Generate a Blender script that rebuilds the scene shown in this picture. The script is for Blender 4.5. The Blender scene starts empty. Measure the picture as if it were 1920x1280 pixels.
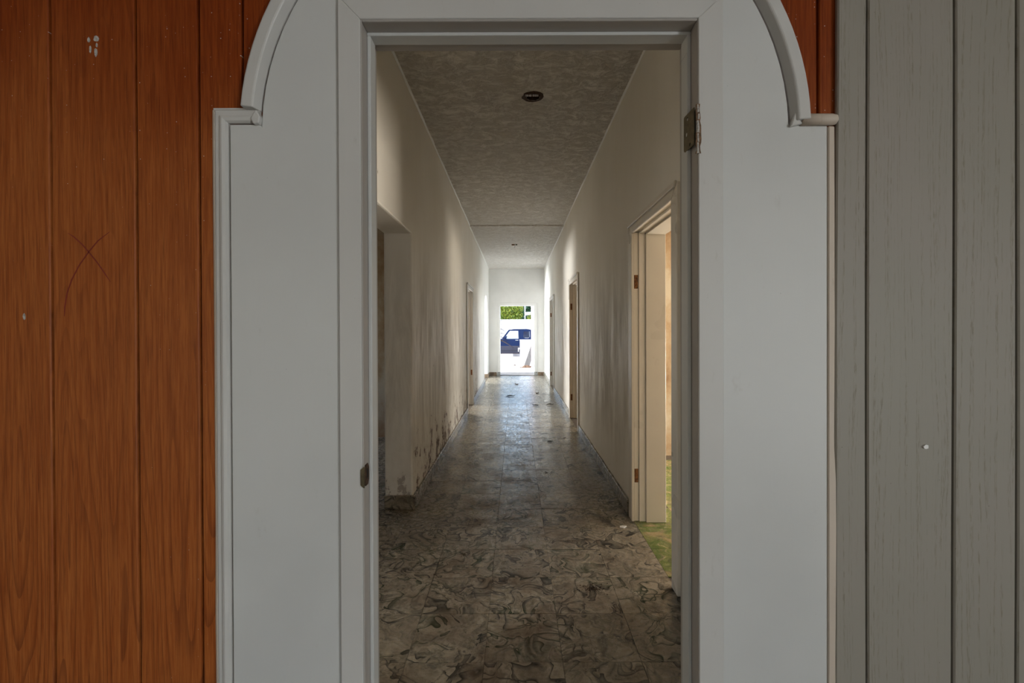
import bpy, bmesh, math, random
from mathutils import Vector, Matrix

# ------------------------------------------------------------------ camera, sky, sun, fill lamps, exposure
SC = bpy.context.scene
COL = SC.collection
CAMH, FPX, VX, VY = 1.28, 865.0, 967.0, 617.0

def W(x, y, d):
    """point of the scene seen at photo pixel x, y at depth d"""
    return ((x - VX) * d / FPX, d, CAMH - (y - VY) * d / FPX)

cd = bpy.data.cameras.new('camera')
cam = bpy.data.objects.new('camera', cd)
COL.objects.link(cam)
SC.camera = cam
cam.location = (0, 0, CAMH)
PITCH = 0.0051
cam.rotation_euler = (math.pi / 2 - PITCH, 0.0035, 0)
cd.sensor_width = 36.0
cd.lens = FPX / 1920 * 36.0
cd.shift_x = -(VX - 960) / 1920
cd.shift_y = -(640 - VY - FPX * PITCH) / 1920
cd.clip_start = 0.05
cd.clip_end = 500

wd = bpy.data.worlds.new('world')
SC.world = wd
wd.use_nodes = True
wn = wd.node_tree
bg = wn.nodes['Background']
sky = wn.nodes.new('ShaderNodeTexSky')
sky.sky_type = 'NISHITA'
sky.sun_disc = False
sky.sun_elevation = math.radians(58)
sky.sun_rotation = math.radians(200)
sky.dust_density = 2.0
wn.links.new(sky.outputs[0], bg.inputs[0])
bg.inputs[1].default_value = 0.82

def lamp(name, kind, loc, energy, color, direction, size=None):
    l = bpy.data.lights.new(name, kind)
    l.energy = energy
    l.color = color
    o = bpy.data.objects.new(name, l)
    COL.objects.link(o)
    o.location = loc
    o.rotation_euler = Vector(direction).to_track_quat('-Z', 'Y').to_euler()
    if size:
        l.shape = 'RECTANGLE'
        l.size, l.size_y = size
    return o

sun = lamp('sun', 'SUN', (0, 20, 30), 7.0, (1.0, 0.96, 0.89), (0.55, -0.16, -0.82))
sun.data.angle = 0.01
# added area lamps standing in for daylight, one in each unseen window opening
lamp('fill_light_front_room', 'AREA', (3.90, -3.30, 1.10), 138, (0.955, 0.985, 1.0), (-1, 0, 0), (1.3, 1.8))
lamp('fill_light_front_room_left', 'AREA', (-3.30, -4.58, 1.10), 12, (0.95, 0.985, 1.0), (0, 1, 0), (.8, 1.8))
lamp('fill_light_right_room', 'AREA', (3.86, 3.65, 0.75), 155, (1.0, 0.885, 0.74), (-1, 0, 0.5), (1.3, 0.8))
lamp('fill_light_left_room', 'AREA', (-3.86, 4.55, 1.45), 5, (1.0, 0.93, 0.82), (1, 0, 0), (1.3, 1.2))
lamp('fill_light_right_middle_room', 'AREA', (3.86, 7.25, 0.75), 95, (1.0, 0.88, 0.72), (-1, 0, 0.5), (1.3, 0.8))
lamp('fill_light_left_middle_room', 'AREA', (-3.86, 8.65, 0.75), 300, (0.98, 0.97, 0.95), (1, 0, 0.5), (1.3, 0.8))  # added to brighten the corridor ceiling and upper walls
lamp('fill_light_right_far_room', 'AREA', (3.86, 10.0, 1.45), 96, (0.96, 0.99, 1.0), (-1, 0, 0), (1.6, 1.3))
lamp('fill_light_left_far_room', 'AREA', (-3.86, 11.5, 0.85), 380, (0.95, 0.985, 1.0), (1, 0, 0.4), (1.8, 0.9))

SC.view_settings.view_transform = 'Standard'
SC.view_settings.look = 'None'
SC.view_settings.gamma = 1
SC.view_settings.use_curve_mapping = False
SC.view_settings.exposure = 0.0
SC.cycles.max_bounces = 10
SC.cycles.diffuse_bounces = 7
SC.cycles.use_denoising = True

R = random.Random(7)

# ------------------------------------------------------------------ material helpers
class Mat:
    def __init__(s, name, rough=0.6):
        s.m = bpy.data.materials.new(name)
        s.m.use_nodes = True
        s.nt = s.m.node_tree
        s.b = s.nt.nodes['Principled BSDF']
        s.b.inputs['Roughness'].default_value = rough

    def n(s, t, ins=None, **props):
        x = s.nt.nodes.new('ShaderNode' + t)
        for k, v in props.items():
            setattr(x, k, v)
        for k, v in (ins or {}).items():
            s.set(x.inputs[k], v)
        return x

    def set(s, sock, v):
        if isinstance(v, bpy.types.NodeSocket):
            s.nt.links.new(v, sock)
        else:
            if hasattr(sock.default_value, '__len__') and len(sock.default_value) == 4 and len(v) == 3:
                v = tuple(v) + (1,)
            sock.default_value = v

    def pos(s):
        return s.n('NewGeometry').outputs['Position']

    def obj(s):
        """object coordinates shifted by a random amount per object"""
        tc = s.n('TexCoord').outputs['Object']
        r = s.n('ObjectInfo').outputs['Random']
        sh = s.n('VectorMath', {0: s.n('CombineXYZ', {0: r, 1: s.math('MULTIPLY', r, 3.7), 2: s.math('MULTIPLY', r, 7.1)}).outputs[0], 1: (37.0, 53.0, 29.0)}, operation='MULTIPLY').outputs[0]
        return s.n('VectorMath', {0: tc, 1: sh}, operation='ADD').outputs[0]

    def scale(s, v, sc):
        return s.n('VectorMath', {0: v, 1: sc}, operation='MULTIPLY').outputs[0]

    def math(s, op, a, b=0.0, clamp=False):
        x = s.n('Math', {0: a, 1: b}, operation=op)
        x.use_clamp = clamp
        return x.outputs[0]

    def noise(s, v, scale, detail=4, rough=0.55, dist=0.0, color=False):
        x = s.n('TexNoise', {'Vector': v, 'Scale': scale, 'Detail': detail, 'Roughness': rough, 'Distortion': dist})
        return x.outputs['Color' if color else 'Fac']

    def voro(s, v, scale):
        sp = s.n('SeparateXYZ', {0: v}).outputs
        q = s.n('CombineXYZ', {0: sp[0], 1: sp[2]}).outputs[0]
        x = s.n('TexVoronoi', voronoi_dimensions='2D')
        s.set(x.inputs['Vector'], q)
        s.set(x.inputs['Scale'], scale)
        return x

    def rng(s, v, a, b, c=0.0, d=1.0, smooth=True):
        x = s.n('MapRange', {0: v, 1: a, 2: b, 3: c, 4: d})
        x.interpolation_type = 'SMOOTHSTEP' if smooth else 'LINEAR'
        return x.outputs[0]

    def mix(s, f, a, b, mode='MIX'):
        x = s.n('Mix', data_type='RGBA', blend_type=mode)
        s.set(x.inputs[0], f)
        s.set(x.inputs[6], a)
        s.set(x.inputs[7], b)
        return x.outputs[2]

    def ramp(s, f, stops):
        x = s.n('ValToRGB', {0: f})
        e = x.color_ramp.elements
        while len(e) < len(stops):
            e.new(0.5)
        for i, (p, c) in enumerate(stops):
            e[i].position = p
            e[i].color = tuple(c) + (1,) if len(c) == 3 else c
        return x.outputs[0]

    def color(s, v):
        s.set(s.b.inputs['Base Color'], v)

    def rough(s, v):
        s.set(s.b.inputs['Roughness'], v)

    def bump(s, h, strength=0.3, dist=0.01, prev=None):
        x = s.n('Bump', {'Height': h, 'Strength': strength, 'Distance': dist})
        if prev is not None:
            s.set(x.inputs['Normal'], prev)
        s.set(s.b.inputs['Normal'], x.outputs[0])
        return x.outputs[0]

MATS = {}

def simple(name, c, rough=0.6, metal=0.0, var=0.12, scale=14.0, bump=0.0, spec=None):
    m = Mat(name, rough)
    f = m.noise(m.pos(), scale, 5, 0.6)
    m.color(m.mix(m.rng(f, 0.3, 0.7), tuple(x * (1 - var) for x in c), tuple(min(1, x * (1 + var)) for x in c)))
    m.b.inputs['Metallic'].default_value = metal
    if spec is not None:
        m.b.inputs['Specular IOR Level'].default_value = spec
    if bump:
        m.bump(f, bump, 0.01)
    MATS[name] = m.m
    return m

# mahogany panelling
def make_wood():
    m = Mat('mahogany', 0.5)
    v = m.obj()
    n1 = m.noise(m.scale(v, (6.0, 1.0, 0.50)), 1.0, 2, 0.45, 0.15)
    rings = m.math('FRACT', m.math('MULTIPLY', n1, 26.0))
    fine = m.noise(m.scale(v, (170.0, 1.0, 5.5)), 1.0, 5, 0.7)
    pores = m.noise(m.scale(v, (420.0, 1.0, 12.0)), 1.0, 3, 0.65)
    cloud = m.noise(m.scale(m.pos(), (1.6, 1.0, 1.1)), 1.0, 3, 0.55)
    z = m.n('SeparateXYZ', {0: m.pos()}).outputs[2]
    c = m.mix(m.rng(fine, 0.30, 0.70), (0.285, 0.070, 0.014), (0.42, 0.130, 0.030))
    line = m.math('MULTIPLY', m.rng(rings, 0.55, 0.98), m.rng(rings, 1.0, 0.98))
    c = m.mix(m.math('MULTIPLY', line, m.rng(z, 1.5, 0.5, 0.16, 0.45)), c, (0.105, 0.024, 0.009))
    c = m.mix(m.math('MULTIPLY', m.rng(pores, 0.50, 0.70), 0.38), c, (0.085, 0.020, 0.009))
    # darker and redder towards the top of the boards
    upper_tone = m.rng(m.math('ADD', z, m.math('MULTIPLY', m.math('SUBTRACT', cloud, 0.5), 1.6)), 1.35, 2.0)
    c = m.mix(m.math('MULTIPLY', upper_tone, 0.85), c, m.mix(1.0, c, (0.56, 0.30, 0.10), 'MULTIPLY'))
    # flecks of splashed white paint
    P = m.pos()
    sep = m.n('SeparateXYZ', {0: P})
    vo = m.voro(P, 46.0)
    cell = m.n('SeparateColor', {0: vo.outputs['Color']})
    near = m.math('ADD', m.rng(sep.outputs[2], 1.2, 1.9, 0.0, 0.18), m.rng(m.math('ABSOLUTE', m.math('SUBTRACT', sep.outputs[0], 0.03)), 1.1, 0.6, 0.0, 0.20))
    size = m.math('MULTIPLY', m.math('SUBTRACT', cell.outputs[0], m.math('SUBTRACT', 0.985, near)), 0.30)
    fleck = m.math('LESS_THAN', vo.outputs['Distance'], m.math('MINIMUM', size, 0.05))
    fleck = m.math('MULTIPLY', fleck, m.rng(cell.outputs[1], 0.2, 0.9, 0.15, 0.9))
    c = m.mix(fleck, c, (0.62, 0.55, 0.48))
    # scuffs
    sc = m.noise(m.scale(P, (30, 1, 18)), 1.0, 6, 0.75)
    c = m.mix(m.math('MULTIPLY', m.rng(sc, 0.70, 0.80), 0.25), c, (0.42, 0.22, 0.13))
    m.color(c)
    m.rough(m.rng(fine, 0.3, 0.7, 0.40, 0.55))
    m.b.inputs['Specular IOR Level'].default_value = 0.14
    m.bump(fine, 0.10, 0.002)
    MATS['wood'] = m.m

def make_grey():
    m = Mat('grey_painted_boards', 0.55)
    v = m.obj()
    warp = m.noise(m.scale(v, (6, 1, 1.2)), 1.0, 2)
    vv = m.n('VectorMath', {0: v, 1: m.n('CombineXYZ', {0: m.math('MULTIPLY', warp, 0.05)}).outputs[0]}, operation='ADD').outputs[0]
    lines = m.noise(m.scale(vv, (190.0, 1.0, 1.8)), 1.0, 2, 0.5)
    dash = m.noise(m.scale(vv, (380.0, 1.0, 34.0)), 1.0, 3, 0.65)
    d = m.math('MULTIPLY', m.rng(lines, 0.50, 0.66), m.rng(dash, 0.44, 0.62))
    big = m.noise(m.scale(m.pos(), (2.5, 1, 1.5)), 1.0, 3)
    c = m.mix(m.rng(big, 0.3, 0.7), (0.280, 0.262, 0.218), (0.300, 0.272, 0.235))
    c = m.mix(m.math('MULTIPLY', d, 0.55), c, (0.15, 0.125, 0.075))
    vo = m.voro(m.pos(), 26.0)
    cell = m.n('SeparateColor', {0: vo.outputs['Color']})
    spot = m.math('LESS_THAN', vo.outputs['Distance'], m.math('MULTIPLY', m.math('SUBTRACT', cell.outputs[0], 0.90), 0.26))
    c = m.mix(m.math('MULTIPLY', spot, 0.8), c, (0.05, 0.035, 0.02))
    m.color(c)
    m.bump(d, 0.15, -0.002)
    MATS['grey_paint'] = m.m

def make_white(name, base, grime, amt=0.35, rough=0.42):
    m = Mat(name, rough)
    P = m.pos()
    big = m.noise(P, 2.2, 3)
    brush = m.noise(m.scale(P, (70, 70, 2.5)), 1.0, 3, 0.6)
    dirt = m.noise(m.scale(P, (22, 22, 9)), 1.0, 7, 0.72)
    c = m.mix(m.rng(big, 0.3, 0.7), tuple(x * 0.95 for x in base), tuple(min(1, x * 1.03) for x in base))
    c = m.mix(m.math('MULTIPLY', m.rng(dirt, 0.60, 0.80), amt), c, grime)
    vo = m.voro(P, 24.0)
    cell = m.n('SeparateColor', {0: vo.outputs['Color']})
    spot = m.math('LESS_THAN', vo.outputs['Distance'], m.math('MULTIPLY', m.math('SUBTRACT', cell.outputs[0], 0.95), 0.36))
    c = m.mix(m.math('MULTIPLY', spot, 0.7), c, (0.16, 0.13, 0.1))
    m.color(c)
    m.rough(m.rng(big, 0.3, 0.7, rough - 0.05, rough + 0.08))
    m.bump(brush, 0.10, 0.002)
    MATS[name] = m.m

def make_plaster():
    m = Mat('corridor_plaster', 0.62)
    P = m.pos()
    sep = m.n('SeparateXYZ', {0: P})
    x, y, z = sep.outputs[0], sep.outputs[1], sep.outputs[2]
    st = m.noise(m.scale(P, (7.0, 7.0, 1.5)), 1.0, 7, 0.68, 0.6)
    st2 = m.noise(m.scale(P, (30.0, 30.0, 2.0)), 1.0, 4, 0.6)
    zm = m.math('MULTIPLY', m.rng(z, 0.15, 0.7), m.rng(z, 2.1, 1.15))
    ym = m.math('MULTIPLY', m.rng(y, 2.6, 3.6), m.rng(y, 12.0, 9.5, 0.15, 1.0))
    grime = m.math('MULTIPLY', m.math('MULTIPLY', m.math('ADD', m.rng(st, 0.32, 0.66), m.math('MULTIPLY', m.rng(st2, 0.4, 0.7), 0.18)), zm), ym)
    big = m.noise(P, 1.1, 3)
    c = m.mix(m.rng(big, 0.3, 0.7), (0.81, 0.775, 0.70), (0.865, 0.835, 0.77))
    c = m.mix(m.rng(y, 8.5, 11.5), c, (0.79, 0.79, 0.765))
    c = m.mix(m.math('MULTIPLY', grime, 0.50, True), c, (0.30, 0.26, 0.21))
    # flaking plaster at the foot of the left wall
    pn = m.noise(m.scale(P, (7.5, 7.5, 6.0)), 1.0, 8, 0.72)
    thr = m.rng(z, 0.08, 0.70, 0.505, 0.70, False)
    pm = m.math('GREATER_THAN', pn, thr)
    side = m.math('MULTIPLY', m.math('LESS_THAN', x, -0.5), m.math('MULTIPLY', m.rng(y, 3.0, 3.9, 0.0, 1.0), m.rng(y, 9.5, 7.5)))
    edge = m.math('MULTIPLY', m.math('LESS_THAN', x, -0.5), m.rng(y, 3.32, 3.26))
    thr2 = m.rng(z, 0.08, 0.36, 0.50, 0.70, False)
    pm2 = m.math('MULTIPLY', m.math('GREATER_THAN', pn, thr2), edge)
    peel = m.math('MAXIMUM', m.math('MULTIPLY', pm, m.math('GREATER_THAN', side, 0.3)), pm2)
    stain = m.math('MULTIPLY', m.rng(pn, 0.40, 0.62), m.math('MULTIPLY', side, m.rng(z, 0.75, 0.15)))
    c = m.mix(m.math('MULTIPLY', stain, 0.55), c, (0.34, 0.25, 0.17))
    c = m.mix(peel, c, m.mix(m.noise(P, 60, 3), (0.05, 0.024, 0.012), (0.19, 0.105, 0.055)))
    # a few mould specks low on the right wall
    mn = m.noise(m.scale(P, (20, 20, 14)), 1.0, 5, 0.7)
    mould = m.math('MULTIPLY', m.math('GREATER_THAN', mn, m.rng(z, 0.08, 0.5, 0.66, 0.8, False)), m.math('GREATER_THAN', x, 0.5))
    c = m.mix(m.math('MULTIPLY', mould, 0.65), c, (0.10, 0.085, 0.06))
    m.color(c)
    m.rough(m.rng(st, 0.35, 0.65, 0.48, 0.68))
    b1 = m.bump(m.math('ADD', m.noise(P, 26, 5, 0.6), m.math('MULTIPLY', st2, 0.6)), 0.16, 0.008)
    m.bump(peel, 0.7, -0.006, b1)
    MATS['plaster'] = m.m

def make_room_plaster():
    m = Mat('stained_room_plaster', 0.7)
    P = m.pos()
    n = m.noise(m.scale(P, (3.0, 3.0, 2.2)), 1.0, 6, 0.66)
    c = m.ramp(n, [(0.30, (0.20, 0.105, 0.042)), (0.46, (0.36, 0.25, 0.14)), (0.62, (0.46, 0.39, 0.28))])
    m.color(c)
    m.bump(n, 0.3, 0.01)
    MATS['room_plaster'] = m.m

def make_ceiling():
    m = Mat('knockdown_ceiling', 0.75)
    P = m.pos()
    w = m.noise(P, 5.0, 3, 0.5, 0.0, True)
    v = m.n('VectorMath', {0: P, 1: m.scale(w, (0.22, 0.14, 0.0))}, operation='ADD').outputs[0]
    a = m.noise(m.scale(v, (10.0, 15.0, 1.0)), 1.0, 8, 0.70, 0.5)
    b = m.noise(m.scale(v, (34.0, 48.0, 1.0)), 1.0, 5, 0.65, 0.4)
    h = m.rng(m.math('ADD', m.math('MULTIPLY', a, 0.7), m.math('MULTIPLY', b, 0.3)), 0.40, 0.60)
    c = m.mix(h, (0.64, 0.59, 0.505), (0.92, 0.88, 0.80))
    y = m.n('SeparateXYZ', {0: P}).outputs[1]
    c = m.mix(m.math('MULTIPLY', m.rng(y, 4.0, 9.5), 0.8), c, m.mix(h, (0.82, 0.79, 0.74), (0.92, 0.91, 0.89)))  # far ceiling lightened in the colour, standing in for bounced light
    m.color(c)
    m.bump(m.math('ADD', h, m.math('MULTIPLY', m.noise(P, 120, 3), 0.25)), 0.9, 0.016)
    MATS['ceiling'] = m.m

def make_tile(name, green=False):
    m = Mat(name, 0.35)
    v = m.obj()
    def warp(vec, scale, amt):
        w = m.n('TexNoise', {'Vector': vec, 'Scale': scale, 'Detail': 1.0, 'Roughness': 0.4}).outputs['Color']
        return m.n('VectorMath', {0: vec, 1: m.scale(m.n('VectorMath', {0: w, 1: (0.5, 0.5, 0.5)}, operation='SUBTRACT').outputs[0], (amt, amt, 0.3 * amt))}, operation='ADD').outputs[0]
    v2 = warp(v, 6.0, 0.40)
    v3 = warp(v2, 13.0, 0.11)
    a = m.noise(v3, 8.5, 2, 0.45)
    broad = m.noise(v2, 4.0, 2, 0.5)
    # crescents of dark pigment around rounded pools of the pale one
    q = warp(warp(v, 5.0, 0.20), 13.0, 0.12)
    qs = m.n('SeparateXYZ', {0: q}).outputs
    q2 = m.n('CombineXYZ', {0: m.math('ADD', qs[0], m.math('MULTIPLY', qs[2], 0.8)), 1: qs[1]}).outputs[0]
    vo = m.n('TexVoronoi', voronoi_dimensions='2D')
    m.set(vo.inputs['Vector'], q2)
    m.set(vo.inputs['Scale'], 6.8)
    m.set(vo.inputs['Randomness'], 0.75)
    d = vo.outputs['Distance']
    arc = m.math('MULTIPLY', m.rng(d, 0.26, 0.405, 0.0, 1.0, False), m.rng(d, 0.44, 0.408))
    arc = m.math('MULTIPLY', m.math('MULTIPLY', arc, arc), m.rng(m.noise(v2, 9.0, 2), 0.46, 0.57))
    crisp = m.math('MULTIPLY', m.rng(a, 0.512, 0.522), m.rng(a, 0.61, 0.522, 0.0, 1.0, False))
    crisp = m.math('MULTIPLY', crisp, m.rng(broad, 0.40, 0.54, 0.20, 1.0))
    thin = m.math('MULTIPLY', m.rng(a, 0.395, 0.405), m.rng(a, 0.455, 0.405, 0.0, 1.0, False))
    dark = m.math('POWER', m.math('MAXIMUM', crisp, arc), 0.75)
    if green:
        base = m.mix(m.rng(broad, 0.30, 0.50), (0.40, 0.30, 0.16), (0.17, 0.215, 0.06))
        c = m.mix(m.math('MULTIPLY', dark, 0.8), base, (0.08, 0.14, 0.03))
        c = m.mix(m.math('MULTIPLY', thin, 0.8), c, (0.50, 0.41, 0.25))
    else:
        base = m.mix(m.rng(m.noise(v2, 9.0, 4, 0.6), 0.35, 0.62), (0.235, 0.205, 0.155), (0.375, 0.33, 0.255))
        hue = m.rng(m.noise(v, 2.4, 1), 0.53, 0.62)
        c = m.mix(m.math('MULTIPLY', dark, 1.0), base, m.mix(hue, (0.026, 0.025, 0.021), (0.020, 0.036, 0.013)))
        c = m.mix(m.math('MULTIPLY', thin, 0.55), c, (0.085, 0.080, 0.066))
    # brown dirt lying on the floor, thicker along the middle
    P = m.pos()
    sp = m.n('SeparateXYZ', {0: P})
    d1 = m.noise(m.scale(P, (4.5, 4.0, 1)), 1.0, 7, 0.68)
    d2 = m.noise(P, 34.0, 5, 0.7)
    mid = m.rng(m.math('ABSOLUTE', m.math('ADD', sp.outputs[0], 0.05)), 0.75, 0.15, 0.0, 1.0)
    dirt = m.math('MULTIPLY', m.rng(m.math('ADD', d1, m.math('MULTIPLY', d2, 0.25)), 0.50, 0.78), m.math('ADD', m.math('MULTIPLY', mid, 0.50), 0.45))
    c = m.mix(m.math('MULTIPLY', m.rng(m.noise(m.scale(v3, (1, 1, 1)), 22.0, 4, 0.6), 0.50, 0.66), 0.45), c, (0.07, 0.062, 0.05))
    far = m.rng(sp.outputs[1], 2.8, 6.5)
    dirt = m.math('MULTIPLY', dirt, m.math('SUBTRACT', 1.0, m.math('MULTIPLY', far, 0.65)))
    c = m.mix(m.math('MULTIPLY', far, 0.5), c, m.mix(1.0, c, (1.55, 1.62, 1.70), 'MULTIPLY'))  # brighter and bluer with distance: daylight painted into the tile colour
    c = m.mix(m.math('MULTIPLY', dirt, 0.60 if not green else 0.3), c, m.mix(m.math('MULTIPLY', dark, 0.8), (0.115, 0.066, 0.036), (0.03, 0.022, 0.014)))
    grains = m.math('MULTIPLY', m.math('GREATER_THAN', m.noise(P, 90.0, 3, 0.7), 0.66), m.rng(d1, 0.48, 0.62))
    c = m.mix(m.math('MULTIPLY', grains, 0.7), c, (0.06, 0.035, 0.02))
    m.color(c)
    r = m.math('ADD', m.rng(d2, 0.35, 0.65, 0.13, 0.34), m.math('MULTIPLY', m.math('MAXIMUM', dirt, m.math('MULTIPLY', dark, 0.6)), 0.30), True)
    m.rough(r)
    worn = m.math('MAXIMUM', m.math('MAXIMUM', dirt, dark), m.rng(m.noise(m.scale(P, (26, 48, 1)), 1.0, 5, 0.7), 0.46, 0.60))
    m.set(m.b.inputs['Specular IOR Level'], m.rng(worn, 0.0, 1.0, 0.62, 0.10, False))
    b1 = m.bump(m.noise(m.scale(P, (30, 55, 1)), 1.0, 4, 0.65), 0.022, 0.012)
    m.bump(m.math('ADD', d2, m.math('MULTIPLY', dirt, 0.8)), 0.10, 0.004, b1)
    MATS[name] = m.m

def make_rust():
    m = Mat('rust', 0.75)
    n = m.noise(m.obj(), 90.0, 6, 0.7)
    m.color(m.ramp(n, [(0.34, (0.035, 0.018, 0.010)), (0.50, (0.19, 0.075, 0.022)), (0.66, (0.36, 0.17, 0.055))]))
    m.b.inputs['Metallic'].default_value = 0.25
    m.bump(n, 0.5, 0.003)
    MATS['rust'] = m.m

def make_leaf(name, a, b, rough=0.45):
    m = Mat(name, rough)
    n = m.noise(m.pos(), 9.0, 2)
    m.color(m.mix(m.rng(n, 0.35, 0.65), a, b))
    MATS[name] = m.m

def make_glass(name, tint, alpha):
    m = Mat(name, 0.05)
    n = m.noise(m.pos(), 3.0, 2)
    m.color(m.mix(n, tint, tuple(x * 1.2 for x in tint)))
    m.b.inputs['Alpha'].default_value = alpha
    MATS[name] = m.m

make_wood(); make_grey(); make_plaster(); make_room_plaster(); make_ceiling()
make_white('white_paint', (0.60, 0.61, 0.595), (0.40, 0.37, 0.32))
make_white('white_trim', (0.58, 0.575, 0.55), (0.30, 0.27, 0.22), 0.45)
make_white('jamb_shade_paint', (0.40, 0.375, 0.345), (0.24, 0.2, 0.16), 0.5)  # darker copy of the white paint, shade of the reveals put into it
make_white('aged_trim', (0.58, 0.50, 0.41), (0.30, 0.20, 0.12), 0.6, 0.5)
make_white('door_paint', (0.70, 0.65, 0.565), (0.36, 0.28, 0.19), 0.4, 0.30)
make_white('far_white', (0.80, 0.80, 0.785), (0.5, 0.47, 0.42), 0.3, 0.5)
make_white('outdoor_white', (0.86, 0.85, 0.83), (0.62, 0.57, 0.5), 0.3, 0.7)
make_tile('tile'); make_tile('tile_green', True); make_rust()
simple('wood_groove', (0.012, 0.005, 0.0045), 0.7)
simple('dark_groove', (0.006, 0.008, 0.003), 0.8)
simple('grout', (0.115, 0.09, 0.065), 0.9, 0, 0.2, 20)
simple('masonry', (0.42, 0.38, 0.33), 0.9, 0, 0.15, 8)
simple('blue_grey_stone', (0.30, 0.31, 0.30), 0.3, 0, 0.45, 22)
simple('brown_stone', (0.17, 0.125, 0.085), 0.45, 0, 0.6, 16)
simple('bronze_plate', (0.13, 0.105, 0.06), 0.5, 0.6, 0.25, 60)
simple('chipped_paint', (0.44, 0.42, 0.39), 0.6, 0, 0.35, 160, 0.4)
simple('bare_wood', (0.17, 0.10, 0.055), 0.8, 0, 0.4, 120, 0.4)
simple('dark_rust', (0.065, 0.034, 0.018), 0.8, 0.2, 0.6, 120, 0.4)
simple('black', (0.012, 0.009, 0.007), 0.9)
simple('porcelain', (0.62, 0.60, 0.62), 0.35)
simple('red_pencil', (0.20, 0.022, 0.010), 0.8)
simple('soil', (0.055, 0.034, 0.02), 0.95, 0, 0.5, 70)
simple('tan_rubble', (0.13, 0.078, 0.045), 0.95, 0, 0.4, 18, 0.6)
simple('paving', (0.80, 0.78, 0.75), 0.85, 0, 0.06, 3)
simple('asphalt', (0.12, 0.118, 0.118), 0.9, 0, 0.2, 6)
simple('concrete', (0.16, 0.15, 0.13), 0.85, 0, 0.2, 7)
simple('pink_render', (0.62, 0.48, 0.44), 0.8, 0, 0.08, 6)
simple('shaded_board', (0.085, 0.08, 0.07), 0.7, 0, 0.15, 5)  # even grey that paints the shade on the board's near face
simple('truck_blue', (0.006, 0.016, 0.055), 0.3, 0.0, 0.06, 3, spec=0.15)
simple('truck_grey', (0.045, 0.045, 0.058), 0.4, 0.0, 0.08, 3, spec=0.15)
simple('truck_trim', (0.020, 0.008, 0.007), 0.6)
simple('rubber', (0.015, 0.015, 0.016), 0.8)
simple('window_alloy', (0.30, 0.31, 0.33), 0.4, 0.5)
simple('chrome', (0.62, 0.64, 0.66), 0.2, 0.9, 0.05)
simple('seat_fabric', (0.12, 0.13, 0.15), 0.9)
simple('bark', (0.15, 0.10, 0.07), 0.9, 0, 0.3, 20)
simple('roof_white', (0.82, 0.82, 0.80), 0.6)
make_leaf('leaf_light', (0.06, 0.13, 0.008), (0.33, 0.36, 0.04))
make_leaf('leaf_dark', (0.01, 0.045, 0.02), (0.025, 0.085, 0.032))
make_leaf('leaf_red', (0.004, 0.0008, 0.004), (0.010, 0.0012, 0.005), 0.8)
make_glass('clear_glass', (0.55, 0.68, 0.72), 0.18)
make_glass('tinted_glass', (0.004, 0.010, 0.030), 0.98)

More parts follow.
